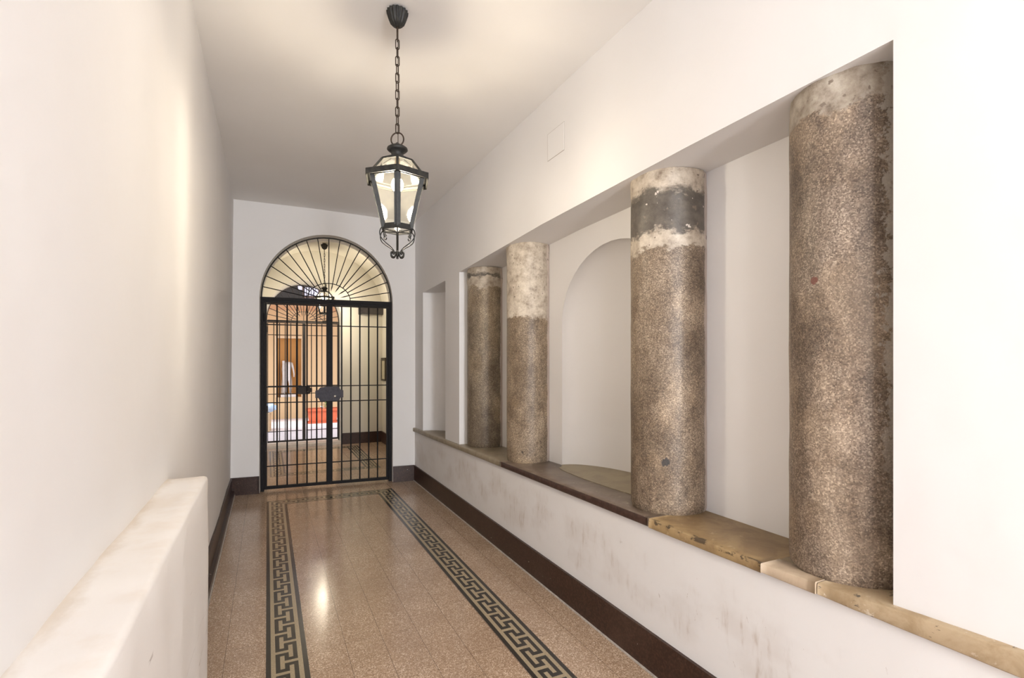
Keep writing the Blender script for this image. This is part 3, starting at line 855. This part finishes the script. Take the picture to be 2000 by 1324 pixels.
# ------------------------------------------------------------------ gates
def make_gate(loc, rz, x0, x1, ztop, zbar, label, mat, zbot=0.02, post=0.036, stile=0.026, seed=0, rails=(1.922, 1.200, 1.016, 0.283), zl=1.108, k_=1.0):
    """wrought-iron double gate with fan light; local x along the opening, y into depth"""
    g = empty('iron_gate', loc, label, 'gate', rz, 'wrought-iron gates')
    c = (x0 + x1) / 2; r = (x1 - x0) / 2
    def bx(a, b, y0, y1, z0, z1):
        m = MB(); m.box(a, b, y0, y1, z0, z1); return m
    # fixed frame: posts, transom, arch
    bx(x0, x0 + post, -0.022, 0.022, 0.0, zbar[1]).build('frame_post', mat, g, 0.002)
    bx(x1 - post, x1, -0.022, 0.022, 0.0, zbar[1]).build('frame_post', mat, g, 0.002)
    m = bx(x0, x1, -0.024, 0.024, zbar[0], zbar[1]); m.box(x0 + .02, x1 - .02, -0.032, -0.022, zbar[0] + 0.028, zbar[0] + 0.036)
    m.build('transom', mat, g, 0.002)
    za = zbar[1] - 0.01
    m = MB(); n = 40
    m.tube([(c - (r - 0.009) * math.cos(PI * k / n), 0, za + (ztop - za - 0.01) * math.sin(PI * k / n)) for k in range(n + 1)], 0, flat=(0.030, 0.013))
    m.build('arch_band', mat, g)
    ri = r * 0.333; hi = (ztop - za) * 0.27
    m = MB(); m.tube([(c - ri * math.cos(PI * k / 24), 0, za + hi * math.sin(PI * k / 24)) for k in range(25)], 0.0052, 6)
    m.build('inner_arc', mat, g)
    for k in range(1, 18):
        a = PI * k / 18
        ox, oz = c - (r - 0.012) * math.cos(a), za + (ztop - za - 0.014) * math.sin(a)
        # spokes point to a centre a little below the transom
        ix, iz = c - ri * math.cos(a), za + hi * math.sin(a)
        if k == 9:
            ix, iz = c, za
            pts, rad = [(ox, 0, oz), (ix, 0, iz)], [0.0062, 0.0062]
        elif k % 2 == 0:
            f = 0.45
            jx, jz = lerp(ix, c, f), lerp(iz, za + 0.0, f)
            pts, rad = [(ox, 0, oz), (ix, 0, iz), (lerp(ix, jx, .5), 0, lerp(iz, jz, .5)), (jx, 0, jz)], [0.0055, 0.0055, 0.0068, 0.0008]
        else:
            pts, rad = [(ox, 0, oz), (ix, 0, iz)], [0.0055, 0.0055]
        m = MB(); m.tube(pts, rad, 6); m.build('fan_spoke', mat, g)
    # two leaves
    gap = 0.004
    mid = c + 0.006
    for side in (-1, 1):
        lf = MB()
        if side < 0: a, b = x0 + post + 0.003, mid - 0.001
        else: a, b = mid + 0.001, x1 - post - 0.003
        zt_ = zbar[0] - gap
        for (p, q) in ((a, a + stile), (b - 0.034 * k_ ** 2, b)) if side < 0 else ((a, a + 0.034 * k_ ** 2), (b - stile, b)):
            lf.box(p, q, -0.019, 0.019, zbot, zt_)
        lf.box(a, b, -0.017, 0.017, zbot, zbot + 0.034 * k_)
        lf.box(a, b, -0.015, 0.015, zt_ - 0.012, zt_)
        leaf = lf.build('gate_leaf', mat, g, 0.0015)
        i0, i1 = (a + stile, b - 0.034) if side < 0 else (a + 0.034, b - stile)
        for k in range(1, 6):
            x = lerp(i0, i1, k / 6)
            m = MB(); m.tube([(x, 0, zbot + 0.02), (x, 0, zt_ - 0.004)], 0.0085 * (r / 0.744) ** 0.5, 8)
            m.build('bar', mat, leaf)
        for z in rails:
            m = MB(); m.box(i0, i1, -0.009, -0.001, z - 0.006, z + 0.006); m.build('rail', mat, leaf)
    s = 1.0
    m = MB()
    w, h = 0.158 * k_, 0.086 * k_
    out = [(-w, -h * .55), (-w * .80, -h * .55), (-w * .66, -h), (w * .66, -h), (w * .80, -h * .55), (w, -h * .55), (w, h * .45), (w * .80, h * .55), (w * .62, h), (-w * .30, h), (-w * .66, h * .9), (-w * .80, h * .55), (-w, h * .45)]
    m.prism([(mid + x, -0.032, zl + z) for x, z in out], [(mid + x, -0.026, zl + z) for x, z in out])
    m.box(mid - 0.026, mid + 0.026, -0.026, 0.026, zl - 0.06, zl + 0.055)
    lp = m.build('lock_plate', M_plate if seed == 0 else mat, g)
    m = MB()
    rows = [[(mid + 0.062 * k_ + rr * math.cos(2 * PI * k / 16), y, zl - 0.030 + rr * math.sin(2 * PI * k / 16)) for k in range(16)] for rr, y in ((0.016, -0.032), (0.016, -0.040), (0.011, -0.044), (0.0005, -0.045))]
    m.grid(rows, 0, True, close_u=True)
    m.build('lock_cylinder', M_knob, lp)
    cw_ = 0.029 * k_ ** 1.5
    m = MB(); m.box(mid - cw_, mid + cw_, -0.026, -0.0205, zbot + 0.005, zbar[0] - 0.004)
    m.build('cover_strip', mat, g, 0.0015)
    for z in (0.62, 2.0):
        m = MB(); m.tube([(x0 + post + 0.001, -0.026, z - 0.05), (x0 + post + 0.001, -0.026, z + 0.05)], 0.008, 8)
        m.build('hinge', mat, g)
    return g
gate_loc = R @ Vector((0, 0.085, 0))
make_gate(gate_loc, BW, 0.300, 1.780, 2.985, (2.172, 2.238), 'black wrought-iron double gate with fan-shaped top closing the near archway', M_iron)
make_gate((0, 9.90, 0.05), 0, -0.018, 1.196, 2.815, (2.135, 2.165), 'smaller, more distant iron gate with fan top, in front of the bright courtyard', M_iron2, zbot=0.02, post=0.016, stile=0.012, seed=1, rails=(1.910, 1.010, 0.870, 0.210), zl=0.930, k_=0.85)

# ------------------------------------------------------------------ lanterns
def make_lantern(loc, rz, label, power):
    g = empty('hanging_lantern', loc, label, 'lantern', rz, 'wrought-iron lanterns')
    # fluted bell canopy
    m = MB()
    def fl_(k, seg, r, z): return 0.06 * math.cos(2 * PI * k * 16 / seg) if r > 0.012 else 0
    m.lathe([(0.010, -0.088), (0.020, -0.084), (0.034, -0.070), (0.043, -0.048), (0.050, -0.026), (0.052, -0.010)], 96, flute=fl_)
    m.lathe([(0.030, -0.012), (0.030, 0.004)], 24)
    m.build('ceiling_canopy', M_lant, g)
    m = MB(); m.tube([(0, 0, -0.084), (0, 0, -0.145)], 0.0048, 8)
    m.tube([(0.009 * math.cos(2 * PI * k / 12), 0, -0.151 + 0.009 * math.sin(2 * PI * k / 12)) for k in range(12)], 0.0026, 6, closed=True)
    m.build('hook_rod', M_rust, g)
    z = -0.153; nlink = 11; pitch = (0.622 - 0.153) / nlink
    for i in range(nlink):
        m = MB(); hl = pitch / 2 + 0.0042 ; w = 0.0088
        pts = []
        for k in range(20):
            a = 2 * PI * k / 20
            x = w * math.cos(a); zz = w * math.sin(a) + (hl - w if math.sin(a) > 0 else -(hl - w))
            rot = (math.radians(100) if i % 2 == 0 else math.radians(150)) + 0.25 * math.sin(i * 2.1)
            pts.append((x * math.cos(rot), x * math.sin(rot), z - pitch / 2 + zz))
        m.tube(pts, 0.0027, 6, closed=True)
        m.build('chain_link', M_rust, g)
        z -= pitch
    m = MB(); m.tube([(0.002 + 0.004 * math.sin(t * 0.9), 0.003, lerp(-0.10, -0.69, t / 20)) for t in range(21)], 0.0018, 6)
    m.build('flex_cable', M_rust, g)
    m = MB(); m.tube([(0.010 * math.cos(2 * PI * k / 24), 0.031 * math.cos(2 * PI * k / 24), -0.655 + 0.034 * math.sin(2 * PI * k / 24)) for k in range(24)], 0.0036, 8, closed=True)
    m.build('hanging_ring', M_rust, g)
    # cap and neck
    m = MB(); m.lathe([(0.006, -0.672), (0.016, -0.682), (0.036, -0.690), (0.050, -0.700), (0.052, -0.708), (0.044, -0.716), (0.032, -0.722), (0.029, -0.738), (0.034, -0.752)], 32)
    m.build('chimney_cap', M_lant, g)
    ze, zk, zn, zb = -0.858, -0.770, -0.748, -1.112       # eave, mansard knee, neck, bottom
    RE, ce_, ck, cn, cb_ = 0.174, 0.148, 0.084, 0.034, 0.080
    NSD = 6
    d = lambda q, k: (q * math.cos(2 * PI / NSD * k), q * math.sin(2 * PI / NSD * k))
    V3 = lambda q, k, z: Vector((*d(q, k), z))
    m = MB()
    for k in range(NSD):
        a, b_, c_ = V3(ce_ * .97, k, ze + 0.012), V3(ck, k, zk), V3(cn, k, zn)
        m.tube([a, b_, c_], 0, flat=(0.009, 0.013))
        b2, c2_ = V3(ck, k + 1, zk), V3(cn, k + 1, zn)
        m.tube([b_, b2], 0, flat=(0.007, 0.007))
        m.face([b_, b2, c2_, c_])
    m.build('roof_frame', M_lant, g)
    # eave: flat hexagonal band on a narrow ledge
    m = MB()
    for k in range(NSD):
        a, b_, b2, a2 = V3(RE, k, 0), V3(RE, k + 1, 0), V3(RE - .006, k + 1, 0), V3(RE - .006, k, 0)
        z0_, z1_ = Vector((0, 0, ze - 0.012)), Vector((0, 0, ze + 0.016))
        m.prism([a + z0_, b_ + z0_, b2 + z0_, a2 + z0_], [a + z1_, b_ + z1_, b2 + z1_, a2 + z1_])
        c_, c2_ = V3(ce_ * .95, k + 1, 0), V3(ce_ * .95, k, 0)
        z0_, z1_ = Vector((0, 0, ze + 0.008)), Vector((0, 0, ze + 0.013))
        m.prism([b2 * .999 + z0_, a2 * .999 + z0_, c2_ + z0_, c_ + z0_], [b2 * .999 + z1_, a2 * .999 + z1_, c2_ + z1_, c_ + z1_])
    m.build('eave', M_lant, g)
    # body frame
    for k in range(NSD):
        a, b_ = V3(ce_, k, ze + .008), V3(cb_, k, zb)
        a2, b2 = V3(ce_, k + 1, ze + .008), V3(cb_, k + 1, zb)
        m = MB()
        m.tube([a, b_], 0, flat=(0.011, 0.015))
        m.tube([b_, b2], 0, flat=(0.015, 0.009))
        m.build('corner_bar', M_lant, g)
        def q_(s, t): return (a.lerp(a2, s)).lerp(b_.lerp(b2, s), t) * 1.0
        m = MB()
        m.tube([q_(.078, .03), q_(.13, .97)], 0, flat=(0.012, 0.004)); m.tube([q_(.922, .03), q_(.87, .97)], 0, flat=(0.012, 0.004))
        m.tube([q_(.06, .05), q_(.94, .05)], 0, flat=(0.010, 0.004)); m.tube([q_(.1, .955), q_(.9, .955)], 0, flat=(0.013, 0.004))
        m.build('pane_frame', M_lant, g)
    for k in range(NSD):
        a, b_ = V3(ce_ * .985, k, ze), V3(cb_ * .985, k, zb); a2, b2 = V3(ce_ * .985, k + 1, ze), V3(cb_ * .985, k + 1, zb)
        m = MB(); m.face([a, a2, b2, b_]); m.build('glass_pane', M_glass, g)
        m = MB(); m.face([V3(ce_ * .95, k, ze + .012), V3(ce_ * .95, k + 1, ze + .012), V3(ck * .98, k + 1, zk), V3(ck * .98, k, zk)])
        m.build('roof_glass', M_glass, g)
    # scrolls below
    for k in range(NSD):
        c_, s_ = d(1, k)
        mid_ = [(0.084, zb + 0.002), (0.094, zb - 0.012), (0.098, zb - 0.032), (0.090, zb - 0.054), (0.066, zb - 0.074), (0.040, zb - 0.090), (0.022, zb - 0.106), (0.010, zb - 0.128)]
        m = MB()
        cur = [(0.062, zb - 0.036), (0.066, zb - 0.045), (0.074, zb - 0.042), (0.076, zb - 0.030), (0.070, zb - 0.016), (0.072, zb - 0.003), (0.080, zb + 0.003)]
        m.tube(spline([(x * c_, x * s_, zz) for x, zz in cur + mid_[1:]]), 0.0030, 6)
        low = [(0.008, zb - 0.112), (0.011, zb - 0.128), (0.020, zb - 0.140), (0.031, zb - 0.137), (0.036, zb - 0.125), (0.031, zb - 0.114), (0.022, zb - 0.117), (0.023, zb - 0.125)]
        m.tube(spline([(x * c_, x * s_, zz) for x, zz in low]), 0.0042, 6)
        m.build('scroll', M_lant, g)
    m = MB(); m.tube([(0, 0, zb - 0.008), (0, 0, zb - 0.147)], 0.0060, 8)
    for k in range(NSD):
        a = d(cb_, k); m.tube([(a[0], a[1], zb - 0.006), (0, 0, zb - 0.012)], 0, flat=(0.005, 0.005))
    m.build('finial', M_lant, g)
    # lamp holder and bulb
    m = MB(); m.lathe([(0.012, -0.750), (0.014, -0.80), (0.017, -0.815), (0.017, -0.84)], 16)
    m.build('lamp_holder', M_brass, g)
    m = MB(); m.sphere((0, 0, -0.885), 0.030, 20, 12, (1, 1, 1.25))
    m.build('bulb', M_bulb, g)
    ld = bpy.data.lights.new('lantern_light', 'POINT'); ld.energy = power; ld.color = (1.0, 0.885, 0.735); ld.shadow_soft_size = 0.055
    lo = bpy.data.objects.new('lantern_light', ld); COL.objects.link(lo); lo.parent = g; lo.location = (0, 0, -0.935)
    return g
make_lantern((0.594, 2.587, ceil_z(0.594) - 0.004), math.radians(-102.9), 'lit black iron lantern hanging from the corridor ceiling in front of the gate', 28.0)
g2 = make_lantern((0.855, 9.00, 3.438), math.radians(-95), 'smaller-looking lit lantern seen through the bars, hanging in the vestibule beyond', 38.0)
g2.scale = (1.04, 1.04, 1.04)

# ------------------------------------------------------------------ vestibule fittings
e = empty('notice_frame', (1.93, 9.47, 1.14), 'narrow dark-framed notice on the vestibule wall behind the right gate leaf', 'frame')
m = MB()
m.box(-0.022, 0, -0.17, 0.17, 0.0, 0.03); m.box(-0.022, 0, -0.17, 0.17, 0.37, 0.42); m.box(-0.022, 0, -0.17, -0.145, 0.03, 0.37); m.box(-0.022, 0, 0.145, 0.17, 0.03, 0.37)
m.build('frame_border', M_frame, e, 0.002)
m = MB(); m.box(-0.012, 0, -0.146, 0.146, 0.03, 0.37); m.build('card', M_paper, e)
m = MB(); m.box(1.50, 1.93, 9.53, 9.65, 2.36, 2.53); m.box(1.50, 1.54, 9.50, 9.65, 2.345, 2.53)
tag(m.build('shutter_box', M_dark, bevel=0.004), 'dark grey box fixed high on the vestibule wall behind the right gate leaf', 'box')

# ------------------------------------------------------------------ courtyard
mb = MB(); mb.box(-0.06, 1.24, 9.66, 10.12, -0.1, 0.05)
struct(mb.build('trim_1', M_step, bevel=0.006), 'pale marble threshold under the far gate')
mb = MB(); mb.box(-5, 7, 10.12, 19.0, -0.1, 0.045)
struct(mb.build('floor_courtyard', M_court), 'bright pale courtyard paving')
YC = 14.1
cw = MB()
nx0, nx1, nz0, nz1 = 0.226, 0.79, 0.586, 2.075
cw.box(-5, nx0, YC, YC + 0.5, 0, 2.78); cw.box(nx1, 7, YC, YC + 0.5, 0, 2.78)
cw.box(nx0, nx1, YC, YC + 0.5, 0, nz0); cw.box(nx0, nx1, YC, YC + 0.5, nz1, 2.78)
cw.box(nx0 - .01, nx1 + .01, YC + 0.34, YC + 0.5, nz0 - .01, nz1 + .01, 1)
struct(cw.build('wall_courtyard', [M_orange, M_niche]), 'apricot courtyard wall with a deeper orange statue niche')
mb = MB()
mb.box(nx0 - 0.055, nx0, YC - 0.02, YC + 0.01, nz0 - 0.0, nz1 + 0.05); mb.box(nx1, nx1 + 0.055, YC - 0.02, YC + 0.01, nz0 - 0.0, nz1 + 0.05); mb.box(nx0, nx1, YC - 0.02, YC + 0.01, nz1, nz1 + 0.05)
struct(mb.build('trim_2', simple('pale_apricot_frame', (0.78, 0.58, 0.36), 0.8)), 'pale surround of the statue niche')
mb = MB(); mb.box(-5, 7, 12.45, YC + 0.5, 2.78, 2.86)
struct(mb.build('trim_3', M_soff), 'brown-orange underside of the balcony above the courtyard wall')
# far building
e = empty('courtyard_building', (0.8, 18.4, 0), 'pale lavender building glimpsed above the courtyard wall under the far arch', 'building')
m = MB(); m.box(-7, 7, 0, 0.5, 0, 9); m.build('facade_wall', M_facade, e)
for i, x in enumerate((-0.9, 0.25, 1.35)):
    m = MB(); m.box(x, x + 0.06, -0.05, 0.02, 2.6, 6.0); m.box(x + 0.50, x + 0.56, -0.05, 0.02, 2.6, 6.0); m.box(x, x + 0.56, -0.05, 0.02, 3.6, 3.68)
    w = m.build('window', M_wood, e)
    m = MB(); m.box(x + 0.06, x + 0.50, -0.02, 0.02, 2.6, 3.6); m.build('pane', M_glaz, w)
m = MB(); m.tube([(0.05, -0.08, 0.0), (0.05, -0.08, 8.5)], 0.035, 8); m.build('drainpipe', M_dark, e)
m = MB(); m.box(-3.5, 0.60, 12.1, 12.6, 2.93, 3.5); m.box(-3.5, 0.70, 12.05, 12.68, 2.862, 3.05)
tag(m.build('timber_eave', M_timber), 'nearly black timber eave seen under the left of the far arch', 'eave')
m = MB()
for k in range(5):
    m.box(0.76 + 0.05 * k, 0.775 + 0.05 * k, 12.70, 12.715, 2.862, 3.22)
m.box(0.74, 1.6, 12.695, 12.72, 3.20, 3.225)
tag(m.build('balcony_railing', M_iron2), 'thin dark railing on the balcony edge, right of the black eave', 'railing')

# statue: continuous skinned body on its own plinth
def statue():
    g = empty('marble_statue', (0.47, YC + 0.15, nz0), 'white headless marble figure standing in the orange courtyard niche', 'statue')
    V = [(0, 0, 0.50), (0, 0, 0.62), (0.005, 0, 0.74), (0.01, 0, 0.85), (0.012, 0, 0.905),
         (-0.055, 0, 0.46), (-0.062, -0.015, 0.27), (-0.075, 0.0, 0.10), (-0.085, -0.05, 0.075),
         (0.055, 0, 0.46), (0.070, 0.005, 0.27), (0.065, 0.02, 0.10), (0.090, -0.035, 0.075),
         (-0.095, 0, 0.845), (-0.115, 0.0, 0.70), (-0.105, -0.02, 0.55),
         (0.095, 0, 0.85), (0.130, 0.0, 0.72), (0.150, -0.02, 0.58), (0.145, -0.04, 0.50),
         (-0.100, 0.03, 0.40), (-0.125, 0.03, 0.08)]
    Ed = [(0, 1), (1, 2), (2, 3), (3, 4), (0, 5), (5, 6), (6, 7), (7, 8), (0, 9), (9, 10), (10, 11), (11, 12), (3, 13), (13, 14), (14, 15), (3, 16), (16, 17), (17, 18), (18, 19), (15, 20), (20, 21)]
    Rd = [.088, .078, .092, .080, .045, .068, .050, .030, .022, .068, .048, .030, .022, .045, .034, .030, .042, .030, .022, .018, .055, .050]
    me = bpy.data.meshes.new('figure'); me.from_pydata(V, Ed, []); me.materials.append(M_marble)
    o = bpy.data.objects.new('figure', me); COL.objects.link(o); o.parent = g
    sk = o.modifiers.new('skin', 'SKIN'); sk.use_smooth_shade = True
    layer = me.skin_vertices[0] if me.skin_vertices else None
    if layer is None:
        import bmesh
        bm = bmesh.new(); bm.from_mesh(me); bm.verts.layers.skin.verify(); bm.to_mesh(me); bm.free()
        layer = me.skin_vertices[0]
    for i, r in enumerate(Rd):
        layer.data[i].radius = (r, r * 0.8); layer.data[i].use_root = (i == 0)
    ss = o.modifiers.new('sub', 'SUBSURF'); ss.levels = 2; ss.render_levels = 2
    # drapery over one shoulder
    m = MB()
    rows = []
    for i in range(9):
        t = i / 8
        rows.append([(-0.13 + 0.05 * math.sin(j * 0.9 + t) * 0.3 + j * 0.016 + 0.02 * t, -0.075 - 0.012 * math.sin(j * 1.9 + t * 2), 0.92 - 0.80 * t) for j in range(6)] + [(-0.13 + j * 0.016 + 0.02 * t, -0.02, 0.92 - 0.80 * t) for j in range(5, -1, -1)])
    m.grid(rows, 0, True, close_u=True); m.face(rows[0]); m.face(list(reversed(rows[-1])))
    m.build('drapery', M_marble, g)
    m = MB(); m.box(-0.165, 0.185, -0.13, 0.13, 0.0, 0.065); m.build('plinth', M_marble, g, 0.006)
statue()

# terracotta trough with small plant
e = empty('terracotta_planter', (1.185, 12.85, 0.045), 'orange terracotta trough planter on the pale courtyard paving', 'planter')
m = MB()
def rr_(hx, hy, z, n=8, r=0.05):
    out = []
    for cx_, cy_, a0 in ((hx - r, hy - r, 0), (-hx + r, hy - r, 90), (-hx + r, -hy + r, 180), (hx - r, -hy + r, 270)):
        for k in range(n + 1):
            a = math.radians(a0 + 90 * k / n)
            out.append((cx_ + r * math.cos(a), cy_ + r * math.sin(a), z))
    return out
m.grid([rr_(.30, .12, .03), rr_(.34, .145, .29), rr_(.365, .17, .292), rr_(.365, .17, .345), rr_(.335, .14, .345), rr_(.33, .135, .28)], 0, False, close_u=True)
m.face(list(reversed(rr_(.30, .12, .03))))
m.build('trough', M_terra, e)
m = MB(); m.grid([rr_(.33, .15, 0), rr_(.35, .17, .04), rr_(.34, .16, .04), rr_(.32, .14, .012)], 0, False, close_u=True); m.face(list(reversed(rr_(.33, .15, 0)))); m.face(rr_(.32, .14, .012))
m.build('drip_tray', M_terra, e)
m = MB(); m.face(rr_(.33, .135, .33)); m.build('soil', M_soil, e)
e = empty('young_plant', (1.24, 12.85, 0.378), 'small green plant with one white flower growing in the trough', 'plant')
m = MB(); m.tube([(0, 0, -0.003), (0.01, 0, 0.09), (0.02, 0, 0.16)], 0.005, 6)
random.seed(3)
for k in range(9):
    a = k * 2.4; z = 0.03 + 0.015 * k
    dx, dy = math.cos(a), math.sin(a)
    m.face([(0.01, 0, z), (0.01 + dx * 0.03 - dy * .016, dy * .03 + dx * .016, z + .02), (0.01 + dx * .075, dy * .075, z + .01), (0.01 + dx * .03 + dy * .016, dy * .03 - dx * .016, z + .02)])
m.build('leaves', M_green, e)
m = MB(); m.sphere((-0.085, -0.02, 0.045), 0.028, 10, 6, (1.2, 1, .7)); m.tube([(-0.085, -0.02, 0.035), (-0.02, 0, 0.0)], 0.004, 6)
m.build('flower', M_petal, e)
# stone block and blue bag by the left of the far gate
m = MB(); m.box(-0.42, 0.045, 11.62, 12.02, 0.045, 0.43); m.box(0.045, 0.075, 11.80, 12.02, 0.045, 0.40)
tag(m.build('stone_block', M_cream, bevel=0.01), 'cream stone block standing in the courtyard, left edge of the far gate', 'block')
m = MB()
rows = []
for i in range(11):
    a = PI * i / 10
    row = []
    for k in range(24):
        b_ = 2 * PI * k / 24
        p = Vector((math.sin(a) * math.cos(b_), math.sin(a) * math.sin(b_), math.cos(a)))
        d_ = 1 + 0.28 * mnoise.noise(p * 2.2) + 0.12 * mnoise.noise(p * 6)
        row.append((-0.05 + 0.235 * p.x * d_, 11.82 + 0.15 * p.y * d_, max(0.4305, 0.525 + 0.105 * p.z * d_)))
    rows.append(row)
m.grid(rows, 0, True, close_u=True)
tag(m.build('plastic_bag', M_blue), 'crumpled pale blue bag lying on the cream stone block', 'bag')
